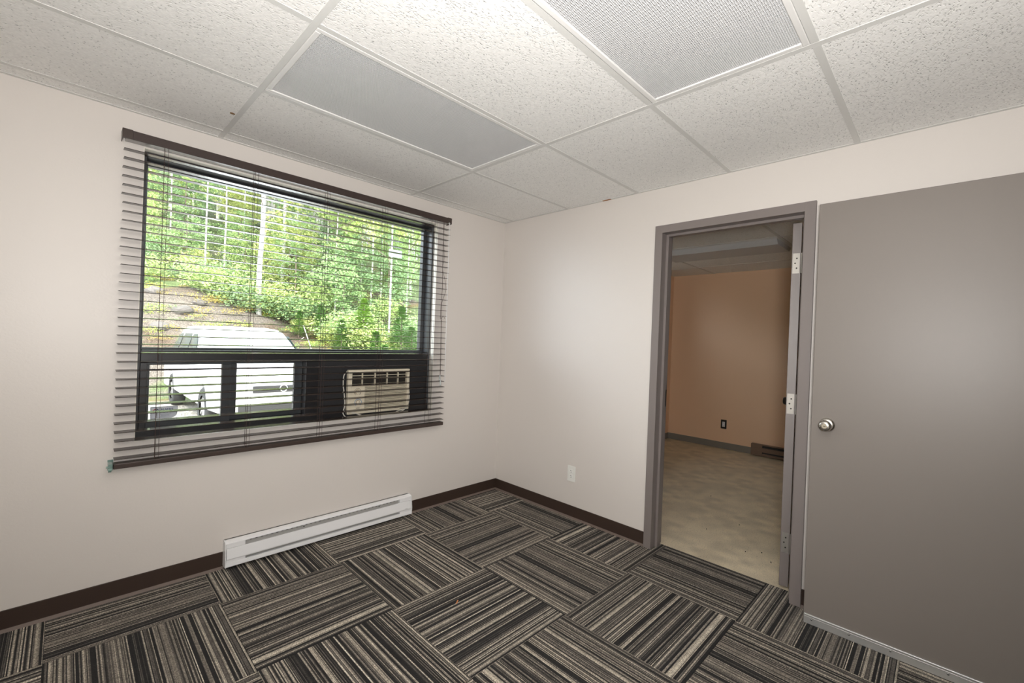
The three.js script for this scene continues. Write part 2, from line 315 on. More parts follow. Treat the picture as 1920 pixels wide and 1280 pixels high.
function outlet(name, label, pos, turn, plateMat, bodyMat, decora) {
  const t = thing(name, label, 'outlet', pos); t.rotation.y = turn; // faces local +z
  part('cover_plate', rbx(-0.037, 0.037, -0.0605, 0.0605, 0, 0.006, 0.003), plateMat, t);
  const slot = std([0.01, 0.01, 0.01], 0.8);
  if (decora) part('device', rbx(-0.0167, 0.0167, -0.034, 0.034, 0.002, 0.0075, 0.001), bodyMat, t);
  for (const s of [-1, 1]) {
    const r = decora ? t : part('receptacle', rbx(-0.0165, 0.0165, s * 0.0195 - 0.0145, s * 0.0195 + 0.0145, 0.002, 0.0078, 0.0025), bodyMat, t);
    const z0 = 0.0072, z1 = 0.0083, y = s * 0.0195;
    part('slot', bx(-0.0075, -0.0050, y + 0.001, y + 0.009, z0, z1), slot, r); part('slot', bx(0.0045, 0.0065, y + 0.002, y + 0.008, z0, z1), slot, r);
    part('ground_hole', new THREE.CylinderGeometry(0.0028, 0.0028, 0.0012, 12).rotateX(Math.PI / 2).translate(0, y - 0.007, (z0 + z1) / 2), slot, r);
  }
  if (!decora) part('screw', new THREE.CylinderGeometry(0.0028, 0.0028, 0.001, 12).rotateX(Math.PI / 2).translate(0, 0, 0.0064), whiteMetal, t);
}
outlet('wall_outlet', 'white duplex outlet on the off-white wall beside the door frame', [0, 0.340, 0.853], -Math.PI / 2, std([0.82, 0.82, 0.78], 0.35), std([0.85, 0.85, 0.82], 0.3), false);
outlet('wall_outlet', 'white outlet in a black cover plate on the tan wall', [AX1, 0.329, 0.775], -Math.PI / 2, std([0.015, 0.013, 0.012], 0.4), std([0.8, 0.8, 0.82], 0.35), true);

// ---------------------------------------------------------------- door frame, doors
{
  const t = thing('trim_1', 'grey painted metal door frame around the open doorway', 'door frame', [0, 0, 0], ST);
  const xa = -0.018, xb = WT + 0.018;
  part('jamb', join([rbx(xa, xb, 0, FH, FZ0, FIN0, 0.002), rbx(0.045, 0.088, 0, FHI, FIN0 - 0.002, FIN0 + 0.016, 0.002)]), paintFrame, t);
  const jr = part('jamb', join([rbx(xa, xb, 0, FH, FIN1, FZ1, 0.002), rbx(0.045, 0.088, 0, FHI, FIN1 - 0.016, FIN1 + 0.002, 0.002)]), paintFrame, t);
  part('head', join([rbx(xa + 0.0003, xb - 0.0003, FHI, FH - 0.0003, FIN0 - 0.002, FIN1 + 0.002, 0.002), rbx(0.045, 0.088, FHI - 0.016, FHI + 0.002, FIN0 + 0.014, FIN1 - 0.014, 0.002)]), paintFrame, t);
  const s = part('strike_plate', bx(0.092, 0.13, 0.945, 1.06, FIN0, FIN0 + 0.002), std([0.03, 0.028, 0.025], 0.4, { metalness: 0.6 }), t);
  s.userData.label = 'dark strike plate';
  void jr;
}
const nickel = std([0.52, 0.49, 0.45], 0.26, { metalness: 1 });
const nickelDull = std([0.36, 0.34, 0.31], 0.5, { metalness: 0.8 });
const darkMetal = std([0.03, 0.027, 0.025], 0.35, { metalness: 0.7 });
function knobGeo() { return new THREE.LatheGeometry([[0, 0.066], [0.012, 0.066], [0.02, 0.0645], [0.0255, 0.059], [0.0275, 0.05], [0.026, 0.04], [0.02, 0.031], [0.013, 0.025], [0.0125, 0.012], [0.0125, 0.0]].map((p) => new THREE.Vector2(...p)), 40); }
function roseGeo() { return new THREE.LatheGeometry([[0.0, 0.012], [0.018, 0.012], [0.026, 0.01], [0.031, 0.006], [0.033, 0.002], [0.033, 0]].map((p) => new THREE.Vector2(...p)), 40); }
{ // entrance door folded back against the door wall
  const t = thing('door_1', 'grey flush door standing open flat against the off-white wall', 'door', [-0.145, 0, 2.428], ST);
  part('leaf', rbx(0, 0.045, 0.012, 2.102, 0, 0.915, 0.003), paintDoor, t);
  const sw = part('sweep', join([rbx(-0.006, 0.0, 0.002, 0.046, 0.003, 0.912, 0.001, 1), rbx(-0.010, 0, 0.040, 0.050, 0.003, 0.912, 0.003), rbx(-0.0075, 0, 0.033, 0.037, 0.003, 0.912, 0.001, 1)]), std([0.62, 0.62, 0.61], 0.36, { metalness: 0.65 }), t);
  sw.userData.label = 'brushed aluminium door sweep';
  const scr = std([0.3, 0.3, 0.3], 0.3, { metalness: 1 });
  for (const z of [0.035, 0.185, 0.335, 0.52, 0.7, 0.88]) part('screw', new THREE.SphereGeometry(0.0045, 10, 6).scale(0.5, 1, 1).translate(-0.0065, 0.027, z), scr, sw);
  const k = new THREE.Group(); k.name = 'knob'; k.position.set(0, 1.003, 0.066); k.rotation.z = Math.PI / 2; t.add(k); k.userData.label = 'brushed nickel knob with a key cylinder';
  part('rose', roseGeo(), nickel, k); part('grip', knobGeo(), nickel, k);
  part('key_cylinder', join([cyl(0.0105, 0.0105, 0.002, 24).translate(0, 0.0668, 0)]), std([0.66, 0.6, 0.48], 0.3, { metalness: 1 }), k);
  part('keyway', bx(-0.0012, 0.0012, 0.0675, 0.0683, -0.005, 0.005), darkGap, k);
  for (const y of [0.25, 1.06, 1.86]) part('hinge', join([cyl(0.007, 0.007, 0.1, 12).translate(0.048, y, 0.921)]), nickelDull, t);
  part('latch_plate', bx(0.010, 0.035, 0.975, 1.032, -0.0015, 0.001), darkMetal, t);
}
{ // the doorway's own door, swung into the next room
  const t = thing('door_2', 'grey door of the doorway swung open into the next room, seen on its hinge edge', 'door', [0.135, 0, 2.298], ST);
  t.rotation.y = R(9);
  part('leaf', rbx(0, 0.8, 0.012, 2.092, -0.045, 0, 0.002), paintFrame, t);
  [0.205, 1.0, 1.803].forEach((y) => {
    const h = part('hinge', join([bx(-0.0015, 0.001, y, y + 0.115, -0.040, -0.006)]), nickelDull, t);
    part('knuckle', cyl(0.006, 0.006, 0.115, 12).translate(-0.004, y + 0.0575, 0.004), nickelDull, h);
    for (const [dy, dz] of [[0.03, -0.02], [0.058, -0.028], [0.086, -0.02]]) part('screw', new THREE.SphereGeometry(0.0042, 10, 6).scale(0.4, 1, 1).translate(-0.002, y + dy, dz), darkMetal, h);
  });
  const k = new THREE.Group(); k.name = 'knob'; k.position.set(0.735, 1.0, -0.045); k.rotation.x = -Math.PI / 2; t.add(k); k.userData.label = 'dark knob';
  part('rose', roseGeo(), darkMetal, k); part('grip', knobGeo(), darkMetal, k);
}

// ---------------------------------------------------------------- window
const blackFrame = std([0.018, 0.018, 0.02], 0.33);
const frameSide = std([0.05, 0.055, 0.06], 0.28);
const glass = new THREE.MeshPhysicalMaterial({ color: 0xffffff, roughness: 0.0, transmission: 1, thickness: 0, ior: 1.45 });
const boardBlack = std([0.022, 0.022, 0.024], 0.75, { bumpMap: stippleT, bumpScale: 0.0006 });
{
  const t = thing('window_1', 'black framed window with a large fixed pane over two small sliding panes', 'window', [0, 0, 0], ST);
  const zi = -0.05, zo = -0.2, ix0 = -2.52, ix1 = -0.752, iy1 = 2.236, gz = -0.14;
  const rev = 0.004;
  part('reveal_lining', join([bx(WX0, WX1, WY1 - rev, WY1, zi, 0.0005), bx(WX1 - rev, WX1, WY0 + rev, WY1 - rev, zi, 0.0005), bx(WX0, WX0 + rev, WY0 + rev, WY1 - rev, zi, 0.0005), bx(WX0, WX1, WY0, WY0 + rev, zi, 0.0005)]), paintReveal, t);
  part('frame_head', rbx(WX0, WX1, iy1, WY1, zo, zi, 0.003), blackFrame, t);
  part('frame_jamb', rbx(WX0, ix0, 0.825, iy1, zo, zi, 0.003), blackFrame, t);
  part('frame_jamb', rbx(ix1, WX1, 0.825, iy1, zo, zi, 0.003), frameSide, t);
  part('frame_sill', rbx(WX0, WX1, WY0, 0.825, zo, zi, 0.004), blackFrame, t);
  part('mullion', rbx(ix0, ix1, 1.172, 1.238, zo, zi - 0.004, 0.004), blackFrame, t);
  // fixed pane
  const by1 = iy1, by0 = 1.238, b = 0.026;
  part('glazing_bead', join([rbx(ix0, ix1, by1 - b, by1, gz - 0.03, gz + 0.012), rbx(ix0, ix1, by0, by0 + 0.012, gz - 0.03, gz + 0.012), rbx(ix0, ix0 + 0.012, by0 + 0.012, by1 - b, gz - 0.03, gz + 0.012), rbx(ix1 - 0.03, ix1, by0 + 0.012, by1 - b, gz - 0.03, gz + 0.012)]), frameSide, t);
  part('pane', bx(ix0 + 0.01, ix1 - 0.028, by0 + 0.01, by1 - b + 0.002, gz - 0.012, gz - 0.009), glass, t);
  // sliding sashes
  function sash(x0, x1, z, l, r) {
    const g = new THREE.Group(); g.name = 'sash'; t.add(g);
    const y0 = 0.825, y1 = 1.172;
    part('rail', rbx(x0, x1, y0, y0 + 0.034, z - 0.028, z), frameSide, g); part('rail', rbx(x0, x1, y1 - 0.014, y1, z - 0.028, z), frameSide, g);
    part('stile', rbx(x0, x0 + l, y0 + 0.034, y1 - 0.014, z - 0.028, z), frameSide, g); part('stile', rbx(x1 - r, x1, y0 + 0.034, y1 - 0.014, z - 0.028, z), frameSide, g);
    part('pane', bx(x0 + l - 0.003, x1 - r + 0.003, y0 + 0.031, y1 - 0.011, z - 0.016, z - 0.013), glass, g);
  }
  part('side_stop', rbx(ix0, -2.492, 0.825, 1.172, -0.15, zi - 0.003, 0.002), blackFrame, t);
  sash(-2.492, -2.105, -0.085, 0.014, 0.046);
  sash(-2.125, -1.69, -0.118, 0.058, 0.05);
  part('stop', rbx(-1.69, -1.60, 0.825, 1.172, -0.19, zi - 0.006, 0.003), blackFrame, t);
  // blanking board around the air conditioner
  part('blanking_board', join([bx(-1.60, -1.405, 0.825, 1.172, -0.085, -0.062), bx(-0.955, ix1, 0.825, 1.172, -0.085, -0.062), bx(-1.405, -0.955, 1.105, 1.172, -0.085, -0.062)]), boardBlack, t);
}
{ // alarm sticker inside the lower left pane
  const cv = document.createElement('canvas'); cv.width = 512; cv.height = 288; const q = cv.getContext('2d');
  q.fillStyle = '#cfd4dc'; q.fillRect(0, 0, 512, 288); q.strokeStyle = '#39455f'; q.lineWidth = 10; q.strokeRect(5, 5, 502, 278);
  q.lineWidth = 14; q.strokeStyle = '#c23a34'; q.beginPath(); q.arc(90, 105, 46, 1.9, 4.9); q.stroke();
  q.strokeStyle = '#22365f'; q.beginPath(); q.arc(112, 92, 36, 3.4, 7.2); q.stroke(); q.beginPath(); q.moveTo(70, 140); q.lineTo(135, 62); q.stroke();
  q.fillStyle = '#1f3768'; q.textAlign = 'left'; q.font = 'bold 62px sans-serif'; q.fillText('ALARME', 190, 92); q.font = 'bold 62px sans-serif'; q.fillText("VAL D'OR", 170, 154);
  q.fillStyle = '#5a6374'; for (const [x, y, w] of [[190, 188, 200], [200, 214, 160], [186, 240, 190]]) for (let i = 0; i < w; i += 16) q.fillRect(x + i, y, 11, 8);
  const tx = new THREE.CanvasTexture(cv); tx.colorSpace = THREE.SRGBColorSpace;
  const s = new THREE.Shape(); const w = 0.116, h = 0.064; s.moveTo(0, 0); s.lineTo(w * 0.78, 0); s.quadraticCurveTo(w * 0.98, 0.004, w, h * 0.45); s.lineTo(w, h); s.lineTo(0, h); s.closePath();
  const g = new THREE.ExtrudeGeometry(s, { depth: 0.0006, bevelEnabled: false, curveSegments: 12 }); const p = g.attributes.position, uv = g.attributes.uv; for (let i = 0; i < p.count; i++) uv.setXY(i, p.getX(i) / w, p.getY(i) / h);
  g.translate(-2.468, 0.868, -0.0975);
  solo('alarm_sticker', g, std(0xffffff, 0.4, { map: tx }), 'small grey and blue alarm company sticker on the lower sliding pane', 'sticker');
  solo('window_label', bx(-1.075, -0.962, 1.965, 2.022, -0.1488, -0.148), new THREE.MeshPhysicalMaterial({ color: 0xf2f4fa, roughness: 1, transmission: 0.75, thickness: 0 }), 'small blank white label stuck to the large window pane', 'sticker');
}

// ---------------------------------------------------------------- air conditioner
{
  const t = thing('air_conditioner', 'cream window air conditioner set in the black board behind the blind', 'air conditioner', [-1.182, 0.825, 0]);
  const cream = std([0.82, 0.74, 0.58], 0.42), creamSide = cream, vent = std([0.02, 0.017, 0.013], 0.8);
  const w = 0.2425;
  part('casing', rbx(-0.222, 0.226, 0.0, 0.278, -0.42, -0.040, 0.004), creamSide, t);
  const L0 = -0.213, L1 = 0.222, lt = 0.265, lb = 0.188; // louvre opening
  part('bezel', join([rbx(-w, w, lt, 0.289, -0.04, -0.008, 0.006), rbx(-w, L0, -0.018, lt + 0.004, -0.04, -0.008, 0.005), rbx(L1, w, -0.018, lt + 0.004, -0.04, -0.008, 0.005), rbx(-w, w, 0.172, lb, -0.04, -0.008, 0.004), rbx(-w, w, -0.02, 0.0, -0.04, -0.008, 0.006)]), cream, t);
  part('air_outlet', bx(L0, L1, lb, lt, -0.0405, -0.036), vent, t);
  for (const y of [0.247, 0.229]) part('louvre', rbx(L0, L1, y - 0.0022, y + 0.0022, -0.028, -0.010, 0.001, 1), cream, t);
  for (const x of [-0.135, -0.038, 0.058, 0.148]) part('vane', rbx(x - 0.002, x + 0.002, lb, lt, -0.032, -0.013, 0.001, 1), cream, t);
  const c = part('control_panel', rbx(L0 - 0.012, -0.118, 0.0, 0.172, -0.03, -0.009, 0.002), cream, t);
  const blue = std([0.25, 0.42, 0.62], 0.5), print = std([0.08, 0.06, 0.05], 0.7);
  for (const [x, y, ring] of [[-0.172, 0.134, print], [-0.166, 0.06, blue]]) {
    const k = part('dial', new THREE.LatheGeometry([[0, 0.016], [0.014, 0.016], [0.0165, 0.013], [0.018, 0.0], [0.0, 0.0]].map((p) => new THREE.Vector2(...p)), 28).rotateX(Math.PI / 2).translate(x, y, -0.009), cream, c);
    part('dial_scale', new THREE.TorusGeometry(0.0245, ring === blue ? 0.0022 : 0.0011, 4, 40, Math.PI * 1.6).rotateZ(-0.95).scale(1, 1, 0.2).translate(x, y, -0.0088), ring, c);
    part('pointer', bx(x - 0.0012, x + 0.0012, y + 0.002, y + 0.013, 0.0068, 0.0075), print, k);
    part('dial_print', bx(x - 0.015, x + 0.012, y - 0.041, y - 0.037, -0.0095, -0.0087), print, c);
  }
  part('grille_back', bx(-0.118, 0.230, 0.0, 0.172, -0.04, -0.032), vent, t);
  for (let k = 0; k < 17; k++) part('grille_slat', rbx(-0.118, 0.226, 0.004 + k * 0.0099, 0.0103 + k * 0.0099, -0.032, -0.011, 0.0012, 1), cream, t);
  part('nameplate', join([0, 1, 2, 3, 4, 5].map((k) => bx(0.165 + k * 0.010, 0.1725 + k * 0.010, -0.0125, -0.0065, -0.0085, -0.0074))), print, t);
  const white = std([0.78, 0.74, 0.66], 0.45);
  part('power_cord', tube([[-0.236, 0.277, -0.046], [-0.262, 0.25, -0.035], [-0.268, 0.19, -0.03], [-0.258, 0.12, -0.03], [-0.252, 0.04, -0.03], [-0.262, -0.01, -0.03], [-0.235, -0.043, -0.02], [-0.17, -0.046, -0.015], [-0.08, -0.044, -0.012], [0.03, -0.045, -0.012], [0.12, -0.042, -0.014], [0.19, -0.03, -0.016], [0.235, 0.0, -0.02], [0.256, 0.06, -0.026], [0.252, 0.15, -0.034]], 0.0036, 120, 8), white, t);
  part('cord_loop', tube([[-0.25, 0.0, -0.03], [-0.19, -0.012, -0.004], [-0.13, -0.034, -0.004], [-0.05, -0.044, -0.004], [0.08, -0.045, -0.005], [0.16, -0.022, -0.004], [0.215, -0.01, -0.004], [0.236, 0.01, -0.006]], 0.0034, 80, 8), white, t);
}

// ---------------------------------------------------------------- venetian blind
{
  const t = thing('venetian_blind', 'dark brown horizontal slat blind with open slats hanging over the window', 'blind', [-1.64, 0, 0.036]);
  const brown = std([0.052, 0.036, 0.030], 0.34), brownRail = std([0.046, 0.030, 0.026], 0.4), slatM = std([0.048, 0.034, 0.028], 0.22), cordM = std([0.05, 0.025, 0.02], 0.7);
  const headM = std([0.30, 0.29, 0.28], 0.22, { metalness: 0.5 });
  const X = [-0.983, 0.983];
  part('headrail', join([bx(X[0] + 0.012, X[1] - 0.012, 2.267, 2.271, -0.032, 0.024), bx(X[0] + 0.012, X[1] - 0.012, 2.267, 2.303, -0.034, -0.031), bx(X[0] + 0.012, X[1] - 0.012, 2.267, 2.300, 0.02, 0.024)]), headM, t);
  part('valance', rbx(X[0], X[1], 2.2645, 2.3075, 0.024, 0.032, 0.002), brownRail, t);
  for (const s of [0, 1]) part('end_bracket', join([rbx(s ? X[1] - 0.036 : X[0] - 0.003, s ? X[1] + 0.003 : X[0] + 0.036, 2.2635, 2.309, 0.026, 0.0345, 0.001, 1), bx(s ? X[1] : X[0] - 0.003, s ? X[1] + 0.003 : X[0], 2.262, 2.309, -0.0355, 0.032)]), brown, t);
  const sg = new RoundedBoxGeometry(1.956, 0.003, 0.05, 2, 0.0014);
  const n = 36, y0 = 2.219, y1 = 0.711;
  seed = 311;
  for (let k = 0; k < n; k++) { const s = part('slat', sg, slatM, t); s.position.set(rr(-0.003, 0.003), y0 + (y1 - y0) * k / (n - 1), 0.003); s.rotation.x = R(3.2 + rr(-0.7, 0.7)); s.rotation.z = rr(-0.0004, 0.0004); }
  part('bottom_rail', rbx(-0.978, 0.978, 0.664, 0.690, -0.021, 0.029, 0.004), brown, t);
  for (const x of [-0.820, -0.41, 0.004, 0.412, 0.835]) {
    const L = part('ladder_cord', tube([[x - 0.004, 2.268, 0.028], [x - 0.004, 1.9, 0.0295], [x - 0.004, 1.4, 0.029], [x - 0.003, 0.69, 0.0285]], 0.0013, 24, 5), cordM, t);
    part('ladder_cord', tube([[x + 0.002, 2.268, -0.024], [x + 0.002, 1.4, -0.0235], [x + 0.002, 0.69, -0.0235]], 0.0013, 20, 5), cordM, t);
    part('lift_cord', rod([x + 0.012, 2.268, 0.031], [x + 0.012, 0.69, 0.031], 0.0009, 5), cordM, L);
    part('cord_button', cyl(0.006, 0.006, 0.003, 14).translate(x, 0.6635, 0.004), cordM, L);
  }
  const clear = new THREE.MeshPhysicalMaterial({ color: 0xe8eeee, roughness: 0.15, transmission: 0.55, thickness: 0, ior: 1.45 });
  part('tilt_wand', join([rod([0.958, 2.262, 0.04], [0.966, 1.01, 0.042], 0.0024, 8), new THREE.TorusGeometry(0.006, 0.0013, 6, 16).translate(0.957, 2.262, 0.04)]), std([0.82, 0.82, 0.82], 0.3), t);
  part('pull_cord', join([tube([[0.905, 2.262, 0.036], [0.908, 2.1, 0.040], [0.918, 1.98, 0.041], [0.906, 1.9, 0.041], [0.934, 1.81, 0.042], [0.944, 1.73, 0.042], [0.912, 1.63, 0.041], [0.915, 1.4, 0.041], [0.918, 1.2, 0.041], [0.92, 1.06, 0.041]], 0.0013, 90, 6), tube([[0.910, 2.262, 0.037], [0.905, 2.0, 0.040], [0.911, 1.75, 0.041], [0.908, 1.5, 0.041], [0.928, 1.53, 0.042], [0.945, 1.51, 0.042]], 0.0013, 60, 6), tube([[0.914, 1.5, 0.0405], [0.919, 1.3, 0.0405], [0.923, 1.06, 0.0405]], 0.0013, 30, 6)]), cordM, t);
  for (const [x, y] of [[0.918, 1.045], [0.926, 1.005]]) part('cord_tassel', new THREE.LatheGeometry([[0, 0.024], [0.0035, 0.022], [0.0045, 0.012], [0.007, -0.012], [0.0065, -0.022], [0, -0.023]].map((p) => new THREE.Vector2(...p)), 14).translate(x, y, 0.041), clear, t);
  part('hold_down_bracket', join([rbx(-0.996, -0.980, 0.660, 0.694, -0.03, 0.03, 0.002), new THREE.CylinderGeometry(0.012, 0.012, 0.012, 18).rotateZ(Math.PI / 2).translate(-0.99, 0.664, 0.022), rbx(-1.004, -0.984, 0.676, 0.681, 0.016, 0.036, 0.001, 1), bx(-0.996, -0.975, 0.650, 0.700, -0.0355, -0.033)]), new THREE.MeshPhysicalMaterial({ color: 0xbfd8d2, roughness: 0.12, transmission: 0.7, thickness: 0, ior: 1.5 }), t);
}

// ---------------------------------------------------------------- baseboard heater under the window
{
  const t = thing('baseboard_heater', 'white electric baseboard heater under the window blind', 'heater', [HX0, 0, 0.0]);
  const L = HX1 - HX0, wm = std([0.86, 0.86, 0.87], 0.3), inner = std([0.45, 0.44, 0.42], 0.5);
  part('back_plate', bx(0.002, L - 0.002, 0.022, 0.160, 0.0006, 0.010), wm, t);
  part('top_hood', prismX([[0.0006, 0.160], [0.02, 0.160], [0.042, 0.155], [0.050, 0.150], [0.050, 0.146], [0.040, 0.150], [0.018, 0.1555], [0.0006, 0.1555]], 0, L), wm, t);
  part('front_cover', prismX([[0.050, 0.122], [0.054, 0.121], [0.062, 0.066], [0.060, 0.060], [0.050, 0.058], [0.050, 0.061], [0.057, 0.064], [0.050, 0.118]], 0.004, L - 0.004), wm, t);
  part('outlet_slot', bx(0.10, L - 0.10, 0.112, 0.152, 0.010, 0.034), inner, t);
  part('inlet_slot', bx(0.10, L - 0.10, 0.040, 0.062, 0.010, 0.036), inner, t);
  part('lower_lip', prismX([[0.0006, 0.018], [0.056, 0.018], [0.060, 0.022], [0.058, 0.043], [0.054, 0.044], [0.052, 0.024], [0.0006, 0.024]], 0, L), wm, t);
  for (const [a, b] of [[0.0, 0.10], [L - 0.10, L]]) {
    part('end_panel', rbx(a + 0.002, b - 0.001, 0.122, 0.151, 0.012, 0.0505, 0.003), wm, t);
    part('end_panel', rbx(a + 0.002, b - 0.001, 0.040, 0.062, 0.012, 0.0575, 0.002), wm, t);
  }
  for (const x of [-0.003, L - 0.001]) part('end_cap', prismX([[0.0006, 0.018], [0.060, 0.018], [0.064, 0.066], [0.055, 0.122], [0.051, 0.150], [0.042, 0.157], [0.02, 0.163], [0.0006, 0.163]], x, x + 0.004), wm, t);
  for (let k = 0; k < 34; k++) { const x = 0.125 + k * 0.0285; part('louvre_tab', bx(x, x + 0.011, 0.1375, 0.140, 0.034, 0.038), darkGap, t); }
  for (const x of [0.43, 0.95]) part('screw_hole', new THREE.CylinderGeometry(0.0035, 0.0035, 0.002, 12).rotateX(Math.PI / 2).translate(x, 0.130, 0.035), darkGap, t);
  part('badge', bx(L - 0.055, L - 0.037, 0.0685, 0.0715, 0.0612, 0.0622), std([0.5, 0.5, 0.5], 0.4), t);
}
{ // scraps
  const o = std([0.55, 0.22, 0.08], 0.8), g = new THREE.BoxGeometry(0.022, 0.002, 0.006, 4, 1, 1), p = g.attributes.position;
  for (let i = 0; i < p.count; i++) p.setY(i, p.getY(i) + 0.003 * Math.sin(p.getX(i) * 200) + 0.003); g.computeVertexNormals(); g.rotateY(0.5); g.translate(-1.343, 0, 1.148);
  solo('paper_scrap', g, o, 'tiny orange brown scrap lying on the striped carpet', 'scrap');
  const n = new THREE.IcosahedronGeometry(0.008, 1).scale(1.5, 0.5, 0.8); n.translate(-2.246, H - 0.0035, 0.386);
  solo('dead_insect', n, std([0.16, 0.09, 0.04], 0.8), 'tiny brown insect stuck to the ceiling grid by the window', 'insect');
}

// ---------------------------------------------------------------- photographer's flash behind the camera
{
  const t = thing('studio_flash', 'round flash head on a black tripod stand in the corner', 'lamp', [-2.95, 0, 3.08]);
  const blk = std([0.03, 0.03, 0.03], 0.5), LY = 1.36, aim = new THREE.Vector3(0.68, 0.43, -0.6).normalize();
  part('pole', rod([0, 0.25, 0], [0, LY - 0.06, 0], 0.012, 12), blk, t);
  for (let k = 0; k < 3; k++) { const a = k * 2.094 + 0.5; part('leg', rod([0, 0.45, 0], [0.24 * Math.cos(a), 0.01, 0.24 * Math.sin(a)], 0.009, 8), blk, t); }
  const head = new THREE.Group(); head.name = 'flash_head'; head.position.set(0, LY, 0); head.quaternion.setFromUnitVectors(new THREE.Vector3(0, 1, 0), aim); t.add(head);
  part('housing', cyl(0.055, 0.05, 0.2, 24).translate(0, -0.10, 0), blk, head);
  part('reflector', new THREE.LatheGeometry([[0.05, -0.03], [0.09, 0.0], [0.12, 0.03], [0.123, 0.03], [0.093, -0.003], [0.055, -0.032]].map((p) => new THREE.Vector2(...p)), 32), blk, head);
  const glow = new THREE.MeshStandardMaterial({ color: 0xffffff, emissive: new THREE.Color(1, 0.97, 0.93), emissiveIntensity: 5, roughness: 0.6 });
  part('diffuser', new THREE.SphereGeometry(0.116, 32, 10, 0, Math.PI * 2, 0, Math.PI / 2).scale(1, 0.5, 1).translate(0, 0.02, 0), glow, head);
  const at = aim.clone().multiplyScalar(0.1), C = new THREE.Color(1, 0.985, 0.965);
  const l = new THREE.SpotLight(C, 17, 0, R(80), 1, 2); l.position.set(at.x, LY + at.y, at.z); l.target.position.set(at.x + aim.x, LY + at.y + aim.y, at.z + aim.z); l.castShadow = true; l.shadow.radius = 5; l.name = 'flash_light'; t.add(l, l.target);
  const u = new THREE.SpotLight(C, 14, 0, R(68), 1, 2); u.position.set(at.x, LY + at.y, at.z); u.target.position.set(at.x + 0.02, LY + at.y + 1, at.z - 0.02); u.castShadow = true; u.shadow.radius = 5; u.name = 'flash_bounce'; t.add(u, u.target);
}

// ---------------------------------------------------------------- outdoors: lot, bank, car, trees
const GY = -0.25;
function n2(x, z, s) { return vnoise(x, z, 4096, s) - 0.5; }
function ground(x, z) {
  const e = -9.7 + 0.16 * Math.min(8, Math.max(-8, x - 1)) + 1.2 * n2(x / 4 + 500, z / 9 + 500, 21), d = e - z;
  let y = GY;
  if (d > 0) y += d < 5 ? 0.46 * d * Math.min(1, d / 1.2) : 2.3 + (d - 5) * (d < 9 ? 0.40 : 0.40);
  const k = Math.min(1, Math.max(0, d / 2));
  return y + k * (0.9 * n2(x / 3 + 300, z / 3 + 300, 22) + 0.35 * n2(x + 300, z + 300, 23)) + 0.03 * n2(x * 2 + 300, z * 2 + 300, 24);
}
{
  const nx = 150, nz = 150, g = new THREE.PlaneGeometry(64, 54, nx, nz); g.rotateX(-Math.PI / 2); g.translate(12, 0, -27.3);
  const p = g.attributes.position, uv = g.attributes.uv, col = new Float32Array(p.count * 3);
  const rock = [0.17, 0.145, 0.125], moss = [0.17, 0.13, 0.04], grass = [0.11, 0.16, 0.05], earth = [0.12, 0.085, 0.06], lot = [0.40, 0.39, 0.37];
  for (let i = 0; i < p.count; i++) {
    const x = p.getX(i), z = p.getZ(i); p.setY(i, ground(x, z)); uv.setXY(i, x / 3, z / 3);
    const a = n2(x / 2.2 + 200, z / 1.6 + 200, 31) + 0.5, b = n2(x / 1.1 + 200, z / 0.8 + 200, 32) + 0.5, d = -9.7 - z;
    let c = d < -0.4 ? lot : a < 0.34 ? rock : a < 0.5 ? earth : a < 0.66 ? moss : grass;
    if (d > 6 && b > 0.3) c = grass; if (d > 0 && d < 2.2 && b > 0.45) c = rock;
    for (let k = 0; k < 3; k++) col[3 * i + k] = c[k] * (0.8 + 0.4 * b);
  }
  g.setAttribute('color', new THREE.BufferAttribute(col, 3)); g.computeVertexNormals();
  const grit = texture(512, 512, (x, y) => { const k = 0.62 + 0.5 * hash2(x >> 1, y >> 1, 61) * (0.5 + vnoise(x / 8, y / 8, 64, 62)); return [255 * Math.min(1, k), 250 * Math.min(1, k), 240 * Math.min(1, k)]; }, { srgb: true });
  const bump = texture(512, 512, (x, y) => 255 * (0.5 * vnoise(x / 6, y / 6, 85, 63) + 0.5 * hash2(x >> 2, y >> 2, 64)));
  solo('ground_outside', g, std(0xffffff, 0.95, { map: grit, bumpMap: bump, bumpScale: 0.05, vertexColors: true }), 'gravel lot rising into a stony mossy bank', 'ground', ST);
}
// pixel column and depth along the lens axis, set on the ground
function onBank(px, depth) {
  const r = (px - 960) / 827.3536 * depth, x = EYE.x + 0.70292 * r + 0.71088 * depth, z = EYE.z + 0.71027 * r - 0.70331 * depth;
  return [x, ground(x, z), z];
}
const leafM = [[0.35, 0.45, 0.14], [0.27, 0.40, 0.15], [0.46, 0.50, 0.16], [0.19, 0.30, 0.12]].map((c) => { const m = new THREE.MeshPhysicalMaterial({ roughness: 0.9, transmission: 0.35, thickness: 0, side: THREE.DoubleSide }); m.color.setRGB(...c); return m; });
const tone = ['bright green', 'mid green', 'yellow-green', 'dark green'];
const twigM = std([0.16, 0.12, 0.09], 0.9);
const barkTex = texture(128, 256, (x, y) => { const lent = vnoise(x / 22, y / 2.2, 116, 71) > 0.80, scar = vnoise(x / 30, y / 14, 18, 72) > 0.83; const k = 0.9 + 0.12 * vnoise(x / 4, y / 9, 28, 73); return lent || scar ? [70, 62, 58] : [206 * k, 200 * k, 192 * k]; }, { srgb: true, rx: 1, ry: 5 });
const barkM = std(0xffffff, 0.7, { map: barkTex });
